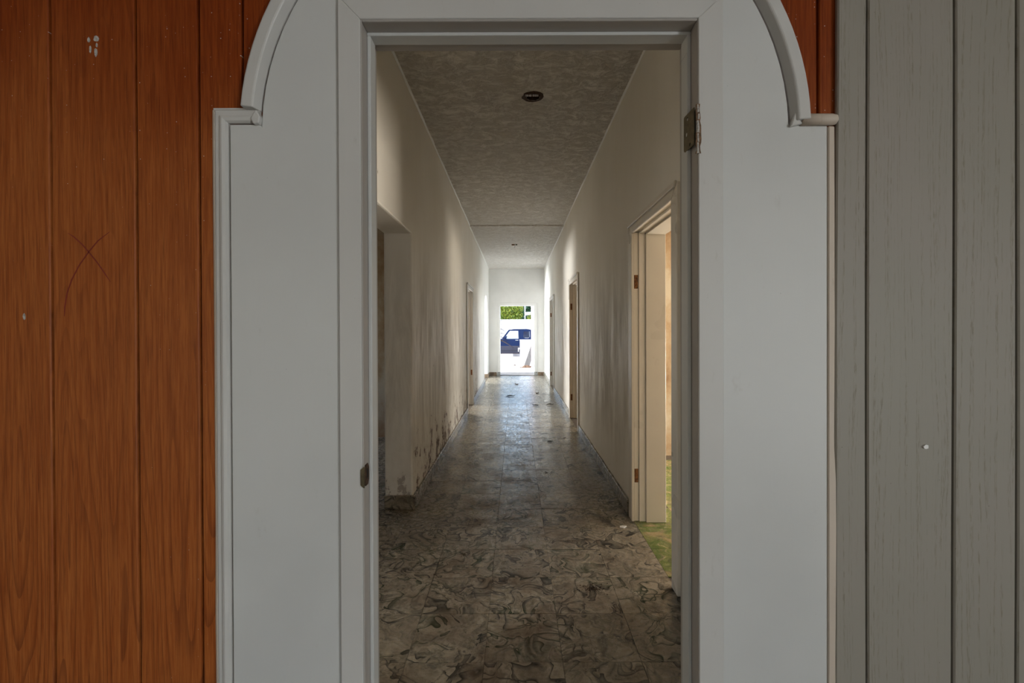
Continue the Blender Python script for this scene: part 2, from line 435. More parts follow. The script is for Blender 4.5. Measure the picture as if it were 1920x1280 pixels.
# ------------------------------------------------------------------ mesh helpers
class MB:
    def __init__(s):
        s.v, s.f, s.mi, s.cur = [], [], [], 0

    def add(s, vs, fs):
        o = len(s.v)
        s.v += [tuple(p) for p in vs]
        for f in fs:
            s.f.append(tuple(i + o for i in f))
            s.mi.append(s.cur)
        return s

    def box(s, x0, x1, y0, y1, z0, z1):
        return s.add([(x0, y0, z0), (x1, y0, z0), (x1, y1, z0), (x0, y1, z0), (x0, y0, z1), (x1, y0, z1), (x1, y1, z1), (x0, y1, z1)],
                     [(0, 3, 2, 1), (4, 5, 6, 7), (0, 1, 5, 4), (1, 2, 6, 5), (2, 3, 7, 6), (3, 0, 4, 7)])

    def prism(s, poly, axis, a, b):
        """extrude a 2D polygon; axis 'x': poly is (y,z); 'y': poly is (x,z); 'z': poly is (x,y)"""
        def p(u, w, t):
            return (t, u, w) if axis == 'x' else (u, t, w) if axis == 'y' else (u, w, t)
        n = len(poly)
        vs = [p(u, w, a) for u, w in poly] + [p(u, w, b) for u, w in poly]
        fs = [tuple(range(n)), tuple(range(2 * n - 1, n - 1, -1))]
        fs += [(i, i + n, (i + 1) % n + n, (i + 1) % n) for i in range(n)]
        return s.add(vs, fs)

    def tube(s, pts, rad, n=6, cap=True):
        pts = [Vector(p) for p in pts]
        rs = rad if isinstance(rad, (list, tuple)) else [rad] * len(pts)
        vs, fs = [], []
        for i, p in enumerate(pts):
            t = (pts[min(i + 1, len(pts) - 1)] - pts[max(i - 1, 0)]).normalized()
            up = Vector((0, 0, 1)) if abs(t.z) < 0.9 else Vector((1, 0, 0))
            a = t.cross(up).normalized()
            b = t.cross(a)
            for k in range(n):
                g = 2 * math.pi * k / n
                vs.append(p + (a * math.cos(g) + b * math.sin(g)) * rs[i])
        for i in range(len(pts) - 1):
            for k in range(n):
                fs.append((i * n + k, i * n + (k + 1) % n, (i + 1) * n + (k + 1) % n, (i + 1) * n + k))
        if cap:
            fs += [tuple(range(n)), tuple(range(len(vs) - 1, len(vs) - 1 - n, -1))]
        return s.add(vs, fs)

    def sweep(s, path, prof, y0, flip=False):
        """sweep a profile (u outward, v towards the viewer) along a path of (x, z) points"""
        n, k = len(path), len(prof)
        vs, fs = [], []
        for i in range(n):
            p = Vector(path[i])
            d0 = (p - Vector(path[i - 1])).normalized() if i > 0 else None
            d1 = (Vector(path[i + 1]) - p).normalized() if i < n - 1 else None
            d0, d1 = d0 or d1, d1 or d0
            n0, n1 = Vector((-d0.y, d0.x)), Vector((-d1.y, d1.x))
            nn = (n0 + n1).normalized()
            nn = nn / max(0.35, nn.dot(n0))
            if flip:
                nn = -nn
            for u, v in prof:
                q = p + nn * u
                vs.append((q.x, y0 - v, q.y))
        for i in range(n - 1):
            for j in range(k):
                fs.append((i * k + j, i * k + (j + 1) % k, (i + 1) * k + (j + 1) % k, (i + 1) * k + j))
        fs += [tuple(range(k)), tuple(range((n - 1) * k + k - 1, (n - 1) * k - 1, -1))]
        return s.add(vs, fs)

    def build(s, name, mats, parent=None, loc=None, bevel=0.0, seg=1, smooth=False, ang=35):
        me = bpy.data.meshes.new(name)
        org = Vector(loc) if loc is not None else Vector((0, 0, 0))
        me.from_pydata([tuple(Vector(p) - org) for p in s.v], [], s.f)
        for mt in (mats if isinstance(mats, (list, tuple)) else [mats]):
            me.materials.append(MATS[mt])
        for p, i in zip(me.polygons, s.mi):
            p.material_index = i
        bm = bmesh.new()
        bm.from_mesh(me)
        bmesh.ops.recalc_face_normals(bm, faces=bm.faces)
        bm.to_mesh(me)
        bm.free()
        o = bpy.data.objects.new(name, me)
        COL.objects.link(o)
        if parent is not None:
            o.parent = parent
            po = parent
            acc = Vector((0, 0, 0))
            while po is not None:
                acc += po.location
                po = po.parent
            o.location = org - acc
        else:
            o.location = org
        if bevel:
            b = o.modifiers.new('bevel', 'BEVEL')
            b.width = bevel
            b.segments = seg
            b.limit_method = 'ANGLE'
            b.angle_limit = math.radians(ang)
        if smooth:
            for p in me.polygons:
                p.use_smooth = True
        return o

def tag(o, label=None, cat=None, group=None, kind=None):
    if label: o['label'] = label
    if cat: o['category'] = cat
    if group: o['group'] = group
    if kind: o['kind'] = kind
    return o

def empty(name, loc=(0, 0, 0)):
    o = bpy.data.objects.new(name, None)
    o.empty_display_size = 0.1
    COL.objects.link(o)
    o.location = loc
    return o

def struct(o, label, cat):
    return tag(o, label, cat, None, 'structure')

# ------------------------------------------------------------------ dimensions
XL, XR = -0.74, 0.785          # faces of the corridor walls
TH = 0.20                      # their thickness
H = 2.96                       # ceiling
YF, YB = 1.20, 12.73           # corridor ends
T = 0.303                      # tile pitch

def comb(y0, y1, h, openings):
    """elevation of a wall with openings that reach the floor: (a, b, top) or (a, b, spring, 'arch')"""
    p = [(y0, 0.0), (y0, h), (y1, h), (y1, 0.0)]
    for op in sorted(openings, key=lambda q: -q[0]):
        a, b, t = op[:3]
        p.append((b, 0.0))
        if len(op) == 4:
            c, r = (a + b) / 2, (b - a) / 2
            for k in range(0, 17):
                g = math.pi * k / 16
                p.append((c + r * math.cos(g), t + r * 0.62 * math.sin(g)))
        else:
            p += [(b, t), (a, t)]
        p.append((a, 0.0))
    return p

# corridor walls
w = MB().prism(comb(YF, YB, H, [(2.02, 3.29, 1.965), (6.97, 7.87, 1.945), (10.9, 12.22, 1.72, 'arch')]), 'x', XL - TH, XL)
struct(w.build('wall_left', 'plaster', bevel=0.012, seg=2), 'long stained plaster wall on left of the corridor, flaking at its foot', 'wall')
w = MB().prism(comb(YF, YB, H, [(2.25, 3.09, 1.945), (5.76, 6.65, 1.945), (9.37, 10.48, 1.945)]), 'x', XR, XR + TH)
struct(w.build('wall_right', 'plaster', bevel=0.006), 'long streaked plaster wall on right of the corridor with three door frames', 'wall')
DX0, DX1, DZ = -0.428, 0.508, 1.927
w = MB().prism([(XL - 3.26, 0), (XL - 3.26, H), (XR + 3.2, H), (XR + 3.2, 0), (DX1 + .03, 0), (DX1 + .03, DZ + .03), (DX0 - .03, DZ + .03), (DX0 - .03, 0)], 'y', YB, YB + TH)
struct(w.build('wall_back', 'far_white'), 'clean white end wall around the open front doorway', 'wall')

# wall between the panelled room and the corridor (behind the boards)
JL, JR, JT = -0.3577, 0.4265, 1.9993
w = MB().prism([(-3.9, 0), (-3.9, H), (3.9, H), (3.9, 0), (JR + .022, 0), (JR + .022, JT + .022), (JL - .022, JT + .022), (JL - .022, 0)], 'y', 1.1155, YF)
wf = w.build('wall_front', 'plaster')
w = MB().prism([(-3.9, 0), (-3.9, H), (3.9, H), (3.9, 0), (JR + .022, 0), (JR + .022, JT + .022), (JL - .022, JT + .022), (JL - .022, 0)], 'y', 1.112, 1.1155)
w.build('backing', 'wood_groove', wf)
struct(wf, 'near wall of dark red mahogany panelling around the white doorway', 'wall')

# mahogany planks, each with eased edges and a dark joint
def plank(x0, x1, z0, z1, yf, yb, mat, parent, gap=0.0058, ch=0.0025, wav=None):
    a, b = x0 + gap / 2, x1 - gap / 2
    prof = [(a, yb), (a, yf + ch), (a + ch, yf), (b - ch, yf), (b, yf + ch), (b, yb)]
    org = ((a + b) / 2, yf, z0)
    o = MB().prism(prof, 'z', z0, z1)
    return o.build('plank', mat, parent, loc=org)

pxs = lambda x, d=1.1: (x - VX) * d / FPX
pzs = lambda y, d=1.1: CAMH - (y - VY) * d / FPX
left = [-745, -662, -545, -385, -268, -108, 12 - 34, 95 + 2, 256, 374, 456, 540, 650]
left = [-660, -500, -383, -300, -140, -22, 97, 257, 375, 457, 617]
for a, b in zip(left, left[1:]):
    plank(pxs(a), pxs(b), 0.0, H, 1.100, 1.1125, 'wood', wf)
right = [1400, 1534, 1651]
for a, b in zip(right, right[1:]):
    plank(pxs(a), pxs(b), 0.0, H, 1.100, 1.1125, 'wood', wf)
for a, b in ((617, 760), (760, 920), (920, 1037), (1037, 1120), (1120, 1280), (1280, 1400)):   # over the door head
    plank(pxs(a), pxs(b), JT + 0.05, H, 1.100, 1.1125, 'wood', wf)

# the pencilled red cross on one plank
def ribbon(pts, wd, y0, y1):
    mb = MB()
    out, inn = [], []
    P = [Vector(p) for p in pts]
    for i, p in enumerate(P):
        t = (P[min(i + 1, len(P) - 1)] - P[max(i - 1, 0)]).normalized()
        nrm = Vector((-t.y, t.x)) * wd * (0.5 if 0 < i < len(P) - 1 else 0.15)
        out.append(tuple(p + nrm)); inn.append(tuple(p - nrm))
    return mb.prism(out + inn[::-1], 'y', y0, y1)
for pts in ([(121, 590), (122, 572), (127, 545), (136, 520), (150, 494), (168, 469), (185, 449), (207, 432)],
            [(129, 434), (140, 441), (156, 456), (168, 470), (184, 490), (197, 509), (208, 526)]):
    rb = ribbon([(pxs(x), pzs(y)) for x, y in pts], 0.0026, 1.0994, 1.1002)
    o = rb.build('pencil_stroke', 'red_pencil', wf)
    o['label'] = 'red pencilled stroke of the cross on the plank'

# flecks of thick paint splashed on the plank
for (x, y, a, b) in ((171, 74, 3, 5), (185, 72, 5, 6), (174, 92, 2, 7), (184, 97, 3, 8), (46, 590, 2.5, 6), (186, 84, 2, 4)):
    q = [(pxs(x + a * math.cos(g) * (0.8 + 0.4 * R.random())), pzs(y + b * math.sin(g) * (0.8 + 0.4 * R.random()))) for g in [k * math.pi / 4 for k in range(8)]]
    MB().prism(q, 'y', 1.0992, 1.1002).build('paint_splash', 'chipped_paint', wf)

# grey painted boards on the right
wg = MB().prism([(pxs(1574, 1.09), 0), (pxs(1578, 1.09), H), (3.9, H), (3.9, 0)], 'y', 1.096, 1.0995).build('wall_front_right', 'dark_groove')
struct(wg, 'grey painted wood-grain boards with dark grooves at right edge', 'wall')
gx = [1567, 1626, 1789, 1907, 2066, 2183, 2265, 2425, 2542, 2700, 2860, 2978, 3060, 3220, 3337, 3420, 3580]
for i, (a, b) in enumerate(zip(gx, gx[1:])):
    d = 1.087
    ga = 0.0035 if i == 0 else 0.0056
    xa, xb = pxs(a, d), pxs(b, d)
    ye = [(0.0, 0), (0.5, 1), (0.9, 0), (1.3, -2), (1.7, 0), (2.05, 2), (2.96, 3)]
    # boards with slightly wavering edges
    zs = [0.0, 0.4, 0.8, 1.05, 1.3, 1.6, 1.9, 2.3, H]
    def wob(k, z, amp):
        return amp * 0.00125 * math.sin(z * 2.3 + k * 1.9) 
    if i == 0:
        Ledge = [(xa + (0.0065 * max(0, (z - 1.35) / 0.7) if z < 2.1 else 0.0065), z) for z in zs]
    else:
        Ledge = [(xa + ga / 2 + wob(i, z, 1.3), z) for z in zs]
    Redge = [(xb - ga / 2 + wob(i + 1, z, 1.3), z) for z in zs]
    mb = MB()
    ch = 0.003
    k = len(zs)
    vs = []
    for (l, z), (r, _) in zip(Ledge, Redge):
        vs += [(l, 1.0965, z), (l, d + ch, z), (l + ch, d, z), (r - ch, d, z), (r, d + ch, z), (r, 1.0965, z)]
    fs = []
    for j in range(k - 1):
        for q in range(5):
            fs.append((j * 6 + q, j * 6 + q + 1, (j + 1) * 6 + q + 1, (j + 1) * 6 + q))
        fs.append((j * 6 + 5, j * 6, (j + 1) * 6, (j + 1) * 6 + 5))
    fs += [tuple(range(6)), tuple(range(k * 6 - 1, k * 6 - 7, -1))]
    mb.add(vs, fs)
    mb.build('plank', 'grey_paint', wg, loc=((xa + xb) / 2, d, 0))
q = [(pxs(1734 + 5 * math.cos(g)* (0.7 + 0.5 * R.random()), 1.087), pzs(840 + 4.5 * math.sin(g)* (0.7 + 0.5 * R.random()), 1.087)) for g in [k * math.pi / 4 for k in range(8)]]
o = MB().prism(q, 'y', 1.083, 1.0875).build('plaster_crumb', 'far_white', wg)
o['label'] = 'small white crumb stuck on the board'

# ------------------------------------------------------------------ white board surround and mouldings
def arc_pts(cx, cy, r, g0, g1, n):
    return [(cx + r * math.cos(g0 + (g1 - g0) * i / n), cy - r * math.sin(g0 + (g1 - g0) * i / n)) for i in range(n + 1)]
CX, CY, RI = 986.0, 252.0, 498.0
D = 1.090
sur = empty('trim_1', (0.03, 1.1, 0.0))
struct(sur, 'white arched board surround with mouldings around the doorway', 'door surround')
gR = math.asin((CY - 236) / RI)
arc = arc_pts(CX, CY, RI - 5, gR, math.pi - gR, 40)
poly = [(1551, None), (1551, 239), (1500, 239)] + [(x, y) for x, y in arc] + [(489, 233), (434, 233), (434, None), (664, None), (664, 14), (1324, 14), (1324, None)]
poly = [(pxs(x, D), 0.0 if y is None else pzs(y, D)) for x, y in poly]
MB().prism(poly, 'y', 1.088, 1.0998).build('panel', 'white_paint', sur, bevel=0.004, seg=2)
prof = [(0, 0.0), (0, 0.010), (0.004, 0.0155), (0.011, 0.018), (0.016, 0.0165), (0.017, 0.011), (0.030, 0.010), (0.034, 0.006), (0.038, 0.005), (0.038, 0.0)]
pathL = [(430.5, None), (430.5, 230), (489, 230)]
path = [(pxs(x, D), 0.0 if y is None else pzs(y, D)) for x, y in pathL]
MB().sweep(path, prof, 1.0998).build('moulding', 'white_trim', sur)
# bead of cream caulk at the moulding's outer edge
cp = [(pxs(400 + R.uniform(-.8, .6), D), z) for z in [0, .2, .4, .6, .8, 1., 1.2, 1.4, 1.6, 1.72]] + [(pxs(400, D), pzs(205, D)), (pxs(425, D), pzs(203.5, D)), (pxs(466, D), pzs(204.5, D))]
MB().sweep(cp, [(0.0028, 0), (0.0022, 0.004), (-0.003, 0.007), (-0.004, 0)], 1.0998).build('caulk_bead', 'aged_trim', sur)
# arched moulding: broad outer face and a hollow inner face
arcm = arc_pts(CX, CY, RI, math.asin((CY - 233) / RI), math.pi - math.asin((CY - 207) / RI), 56)
path = [(pxs(x, D), pzs(y, D)) for x, y in arcm]
prof = [(-0.001, 0.0), (-0.001, 0.008), (0.001, 0.012), (0.007, 0.026), (0.010, 0.029), (0.034, 0.029), (0.037, 0.026), (0.037, 0.0)]
MB().sweep(path, prof, 1.0998, flip=True).build('arch_moulding', 'white_trim', sur, bevel=0.0015)
# right-hand rounded shelf end
def rod(x0, x1, yc, r, y):
    mb = MB()
    z = pzs(yc, D)
    n = 10
    pts = [(pxs(x0, D), y, z), (pxs(x1, D) - r, y, z), (pxs(x1, D) - r * .4, y, z), (pxs(x1, D), y, z)]
    return mb.tube(pts, [r, r, r * 0.86, r * 0.3], n)
rod(1500, 1568, 229, 0.0135, 1.0855).build('shelf_moulding', 'aged_trim', sur, smooth=True)
MB().prism([(pxs(1478, D), pzs(243, D)), (pxs(1486, D), pzs(216, D)), (pxs(1500, D), pzs(238, D))], 'y', 1.078, 1.0998).build('moulding_end', 'white_trim', sur, bevel=0.002)
MB().prism([(pxs(483, D), pzs(236, D)), (pxs(493, D), pzs(234, D)), (pxs(495, D), pzs(222, D)), (pxs(488, D), pzs(209, D)), (pxs(478, D), pzs(225, D))], 'y', 1.076, 1.0998).build('moulding_end', 'white_trim', sur, bevel=0.002)
# narrow aged strip at the right side
zs = [0.0, 0.25, 0.5, 0.8, 0.92, 1.0, 1.3, 1.6, pzs(241, D)]
xsR = [1565, 1565, 1564, 1566, 1565, 1562, 1563, 1562.5, 1562]
poly = [(pxs(1550.5, D), z) for z in zs] + [(pxs(x, D), z) for x, z in list(zip(xsR, zs))[::-1]]
MB().prism(poly, 'y', 1.084, 1.0998).build('side_strip', 'aged_trim', sur, bevel=0.002)

# ------------------------------------------------------------------ near door frame (door_1)
d1 = empty('door_1', (0.03, 1.08, 0))
struct(d1, 'near white door frame with no door, framing the corridor', 'door frame')
DC = 1.078
cx0, cx1, cx2, cx3 = pxs(636, DC), pxs(677.5, DC), pxs(1310.5, DC), pxs(1357, DC)
zt0, zt1 = pzs(36, DC), pzs(-7, DC)
MB().prism([(cx0, 0), (cx0, zt1), (cx1, zt0), (cx1, 0)], 'y', DC, 1.0885).build('casing', 'white_trim', d1, bevel=0.0015)
MB().prism([(cx3, 0), (cx3, zt1), (cx2, zt0), (cx2, 0)], 'y', DC, 1.0885).build('casing', 'white_trim', d1, bevel=0.0015)
MB().prism([(cx0, zt1), (cx3, zt1), (cx2, zt0), (cx1, zt0)], 'y', DC, 1.0885).build('casing', 'white_trim', d1, bevel=0.0015)
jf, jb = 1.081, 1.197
MB().box(JL - .020, JL, jf, jb, 0, JT + .02).build('jamb', 'jamb_shade_paint', d1, bevel=0.0015)
MB().box(JR, JR + .020, jf, jb, 0, JT + .02).build('jamb', 'jamb_shade_paint', d1, bevel=0.0015)
MB().box(JL, JR, jf, jb, JT, JT + .02).build('head_jamb', 'jamb_shade_paint', d1, bevel=0.0015)
MB().box(JL, JL + .0085, 1.120, 1.160, 0, JT - .008).build('stop', 'white_paint', d1, bevel=0.0015)
MB().box(JR - .0095, JR, 1.120, 1.160, 0, JT - .008).build('stop', 'white_paint', d1, bevel=0.0015)
MB().box(JL, JR, 1.120, 1.158, JT - .008, JT).build('stop', 'white_paint', d1, bevel=0.0012)

# bare hinge leaf left on the right jamb
def plate_holes(outer, holes, y, th, name, mat, parent, rot=None):
    bm = bmesh.new()
    es = []
    for loop in [outer] + holes:
        vs = [bm.verts.new((u, y, v)) for u, v in loop]
        es += [bm.edges.new((vs[i], vs[(i + 1) % len(vs)])) for i in range(len(vs))]
    bmesh.ops.triangle_fill(bm, use_beauty=True, use_dissolve=False, edges=es)
    g = bmesh.ops.extrude_face_region(bm, geom=list(bm.faces))
    for v in g['geom']:
        if isinstance(v, bmesh.types.BMVert):
            v.co.y += th
    bmesh.ops.recalc_face_normals(bm, faces=bm.faces)
    me = bpy.data.meshes.new(name)
    bm.to_mesh(me)
    bm.free()
    me.materials.append(MATS[mat])
    o = bpy.data.objects.new(name, me)
    COL.objects.link(o)
    o.parent = parent
    return o
hz0, hz1 = pzs(281, 1.11), pzs(213, 1.11)
Lh = hz1 - hz0
circ = lambda cx, cy, r, n=10: [(cx + r * math.cos(2 * math.pi * k / n), cy + r * math.sin(2 * math.pi * k / n)) for k in range(n)]
outer = [(0, 0), (0, Lh), (-0.046, Lh)] + [(-0.050 - 0.004 * math.sin(a), Lh - 0.006 + 0.006 * math.cos(a)) for a in (0.5, 1.0, 1.5)] + [(-0.054, 0.006), (-0.052, 0.002), (-0.048, 0)]
hl = plate_holes(outer, [circ(-0.034, Lh * .86, .0045), circ(-0.040, Lh * .45, .0050), circ(-0.020, Lh * .10, .0040)], 0, 0.0022, 'hinge', 'bronze_plate', d1)
hl.location = Vector((0.4190, 1.084, hz0)) - d1.location
hl.rotation_euler = (0, 0, math.radians(-86))
hl['label'] = 'bare bronze hinge leaf with screw holes'
# broken wood and paint of the hinge mortise
kn = MB()
zz = pzs(290, 1.08)
ztop = pzs(198, 1.08)
for i, (a, b) in enumerate([(0.0, .22), (.235, .40), (.42, .66), (.69, .80), (.83, .99)]):
    za, zb = zz + (ztop - zz) * a, zz + (ztop - zz) * b
    xo = 0.4275 + R.uniform(-.0012, .0012)
    rr_ = 0.0040 + R.uniform(-.0007, .0006)
    kn.tube([(xo, 1.0790, za), (xo + R.uniform(-.0008, .0008), 1.0785, (za + zb) / 2), (xo + R.uniform(-.001, .001), 1.0788, zb)], [rr_, rr_ * R.uniform(.8, 1.15), rr_ * R.uniform(.7, 1.0)], 7)
kb = kn.build('hinge_barrel', 'chipped_paint', d1)
kb['label'] = 'paint-caked broken hinge barrel'
# torn wood of the mortise behind it
mo = MB()
zsm = [zz + (ztop - zz) * k / 14 for k in range(15)]
edL = [(0.4225 + R.uniform(-.0012, .001), z) for z in zsm]
edR = [(0.4322 + R.uniform(-.0022, .0022), z) for z in zsm]
mo.prism(edL + edR[::-1], 'y', 1.0768, 1.0812)
mo.build('torn_mortise', 'bare_wood', d1)

# strike plate on the left jamb
zc = pzs(888, 1.1)
oct_ = [(1.084, zc - .018), (1.090, zc - .025), (1.106, zc - .025), (1.113, zc - .014), (1.113, zc + .014), (1.106, zc + .025), (1.090, zc + .025), (1.084, zc + .018)]
st = MB().prism(oct_, 'x', JL, JL + .0022).build('strike_plate', 'dark_rust', d1)
st['label'] = 'rusted strike plate'
MB().prism([(1.096, zc - .010), (1.106, zc - .008), (1.106, zc + .012), (1.096, zc + .014)], 'x', JL + .0022, JL + .0026).build('latch_hole', 'black', st)
MB().prism([(JL - .006, zc - .019), (JL + .002, zc - .026), (JL + .003, zc + .024), (JL - .006, zc + .018)], 'y', 1.0755, 1.0815).build('strike_lip', 'bronze_plate', st)

# ------------------------------------------------------------------ ceiling
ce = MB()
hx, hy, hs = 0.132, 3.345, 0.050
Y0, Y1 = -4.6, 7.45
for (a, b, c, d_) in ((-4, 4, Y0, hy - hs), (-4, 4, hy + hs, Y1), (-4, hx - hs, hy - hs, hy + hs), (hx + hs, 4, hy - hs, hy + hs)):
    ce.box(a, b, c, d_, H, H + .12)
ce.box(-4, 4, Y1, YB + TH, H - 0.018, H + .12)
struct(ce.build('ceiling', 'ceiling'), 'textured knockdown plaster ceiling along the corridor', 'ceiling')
MB().box(-4, 4, Y0, YB + TH, H + .24, H + .34).build('roof_slab', 'masonry')
bpy.data.objects['roof_slab'].parent = bpy.data.objects['ceiling']

for k, (x_, sg, lb) in enumerate(((XL, 1, 'left'), (XR, -1, 'right'))):
    mb = MB()
    n_ = 60
    vs = []
    for i in range(n_ + 1):
        y_ = YF + (YB - YF) * i / n_
        hz = H if y_ < 7.45 else H - .018
        r1, r2 = .010 + R.uniform(-.003, .003), .010 + R.uniform(-.003, .003)
        vs += [(x_, y_, hz), (x_, y_, hz - r1), (x_ + sg * r2, y_, hz)]
    for i in range(n_):
        for a_, b_ in ((0, 1), (1, 2), (2, 0)):
            mb.f.append((i * 3 + a_, i * 3 + b_, i * 3 + 3 + b_, i * 3 + 3 + a_)); mb.mi.append(0)
    mb.v = vs
    struct(mb.build('trim_%d' % (k + 2), 'far_white'), 'thin pale plaster bead where ceiling meets the %s corridor wall' % lb, 'ceiling bead')

jb_ = empty('ceiling_box', (hx, hy, H))
tag(jb_, 'rusted open electrical box in a ragged hole in near corridor ceiling', 'electrical box')
rim = MB()
n = 20
ri = [(hx + .049 * math.cos(2 * math.pi * k / n), hy + .049 * math.sin(2 * math.pi * k / n)) for k in range(n)]
ro = [(hx + (.076 + R.uniform(-.003, .012)) * math.cos(2 * math.pi * k / n), hy + (.076 + R.uniform(-.003, .007)) * math.sin(2 * math.pi * k / n)) for k in range(n)]
vs = [(x, y, H - .004) for x, y in ri] + [(x, y, H - .0005) for x, y in ro]
rim.add(vs, [(k, (k + 1) % n, (k + 1) % n + n, k + n) for k in range(n)])
rim.build('rim', 'dark_rust', jb_)
cup = MB()
n = 8
for ztop_, r in ((H - .002, .05),):
    vs = [(hx + .05 * math.cos(2 * math.pi * (k + .5) / n), hy + .05 * math.sin(2 * math.pi * (k + .5) / n), H - .003) for k in range(n)]
    vs += [(x, y, H + .055) for x, y, _ in vs]
    cup.add(vs, [(k, (k + 1) % n, (k + 1) % n + n, k + n) for k in range(n)] + [tuple(range(n, 2 * n))])
cup.build('box_shell', 'dark_rust', jb_)
MB().box(hx - .046, hx + .046, hy - .030, hy - .020, H + .006, H + .018).build('strap', 'black', jb_)
for a, b in ((-.058, -.052), (-.050, -.034), (-.031, -.012), (-.006, .010), (.012, .024), (.026, .036)):
    MB().box(hx + a, hx + b, hy - .038, hy - .026, H - .012, H - .001).build('terminal', 'porcelain', jb_, bevel=.001)
fx = empty('ceiling_hook', (-0.01, 9.05, H - .018))
tag(fx, 'small rusty bracket with a bent wire on far corridor ceiling', 'bracket')
zz_ = H - .018
MB().box(-0.075, -0.015, 9.03, 9.07, zz_ - .018, zz_).build('plate', 'rust', fx)
MB().box(0.005, 0.035, 9.03, 9.07, zz_ - .016, zz_).build('plate', 'black', fx)
MB().tube([(-.005, 9.05, zz_), (-.008, 9.05, zz_ - .03), (-.016, 9.05, zz_ - .05), (-.022, 9.05, zz_ - .07)], .005, 6).build('wire', 'porcelain', fx)

# ------------------------------------------------------------------ floor tiles
fl = MB().box(-4, 4, -4.6, YB + TH, -.20, -.0035).build('floor', 'grout')
struct(fl, 'marbled cement tile floor of the corridor, dirty and worn', 'floor')

def tile_mesh(name, mat):
    g, c = T / 2 - .0006, .0008
    vs = [(-g, -g, -.006), (g, -g, -.006), (g, g, -.006), (-g, g, -.006)]
    vs += [(-g, -g, -c), (g, -g, -c), (g, g, -c), (-g, g, -c)]
    k = g - c
    vs += [(-k, -k, 0), (k, -k, 0), (k, k, 0), (-k, k, 0)]
    fs = []
    for o in (0, 4):
        fs += [(o + i, o + (i + 1) % 4, o + 4 + (i + 1) % 4, o + 4 + i) for i in range(4)]
    fs.append((8, 9, 10, 11))
    me = bpy.data.meshes.new(name)
    me.from_pydata(vs, [], fs)
    me.materials.append(MATS[mat])
    return me
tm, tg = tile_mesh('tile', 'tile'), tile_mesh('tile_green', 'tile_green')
gX0, gY0 = -0.126, 2.374
NT = 0
def put_tile(i, j, me, cut=None):
    global NT
    o = bpy.data.objects.new('tile', me)
    COL.objects.link(o)
    o.parent = fl
    o.location = (gX0 + (i + .5) * T, gY0 + (j + .5) * T, R.uniform(-.0006, .0004))
    o.rotation_euler = (R.uniform(-.0015, .0015), R.uniform(-.0015, .0015), R.choice((0, 1, 2, 3)) * math.pi / 2)
    NT += 1
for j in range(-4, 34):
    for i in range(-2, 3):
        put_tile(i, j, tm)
for j in range(-1, 11):          # left room through the opening
    for i in range(-5, -2):
        if gY0 + (j + 1) * T > 3.60 and i == -3:
            continue
        put_tile(i, j, tm)
for j in range(0, 7):            # right room through the first door
    for i in range(3, 6):
        if i == 3 and j > 2:
            continue
        put_tile(i, j, tg)

# ------------------------------------------------------------------ tile skirtings
def skirt(name, label, runs):
    e = empty(name)
    struct(e, label, 'baseboard')
    for (ax, fixed, a, b, mat) in runs:
        n = max(1, round(abs(b - a) / T))
        st_ = (b - a) / n
        for k in range(n):
            p, q = a + k * st_ + .0012, a + (k + 1) * st_ - .0012
            hgt = .098 + R.uniform(-.002, .002)
            t0, t1 = fixed
            mb = MB().box(t0, t1, p, q, 0, hgt) if ax == 'y' else MB().box(p, q, t0, t1, 0, hgt)
            mb.build('tile', mat, e, loc=((t0 + t1) / 2, (p + q) / 2, 0) if ax == 'y' else ((p + q) / 2, (t0 + t1) / 2, 0), bevel=.003)
    return e
bt = .020
skirt('baseboard_left', 'grey marbled skirting tiles along foot of left corridor wall', [
    ('y', (XL, XL + bt), 3.29, 6.90, 'tile'), ('y', (XL, XL + bt), 7.94, 10.9, 'blue_grey_stone'),
    ('y', (XL, XL + bt), 12.2, 12.70, 'brown_stone'), ('y', (XL, XL + bt), 1.22, 2.02, 'tile'),
    ('x', (3.268, 3.289), XL - TH, XL + bt, 'tile'), ('x', (12.198, 12.219), XL - TH, XL + bt, 'brown_stone')])
skirt('baseboard_right', 'grey marbled skirting tiles along foot of right corridor wall', [
    ('y', (XR - bt, XR), 3.18, 5.66, 'tile'), ('y', (XR - bt, XR), 6.75, 9.27, 'tile'),
    ('y', (XR - bt, XR), 10.58, 12.70, 'tile'), ('y', (XR - bt, XR), 1.22, 2.15, 'brown_stone')])
skirt('baseboard_back', 'dark stone skirting at foot of white end wall', [
    ('x', (YB - bt, YB), XL + bt, DX0 - .10, 'brown_stone'), ('x', (YB - bt, YB), DX1 + .10, XR - bt, 'brown_stone')])

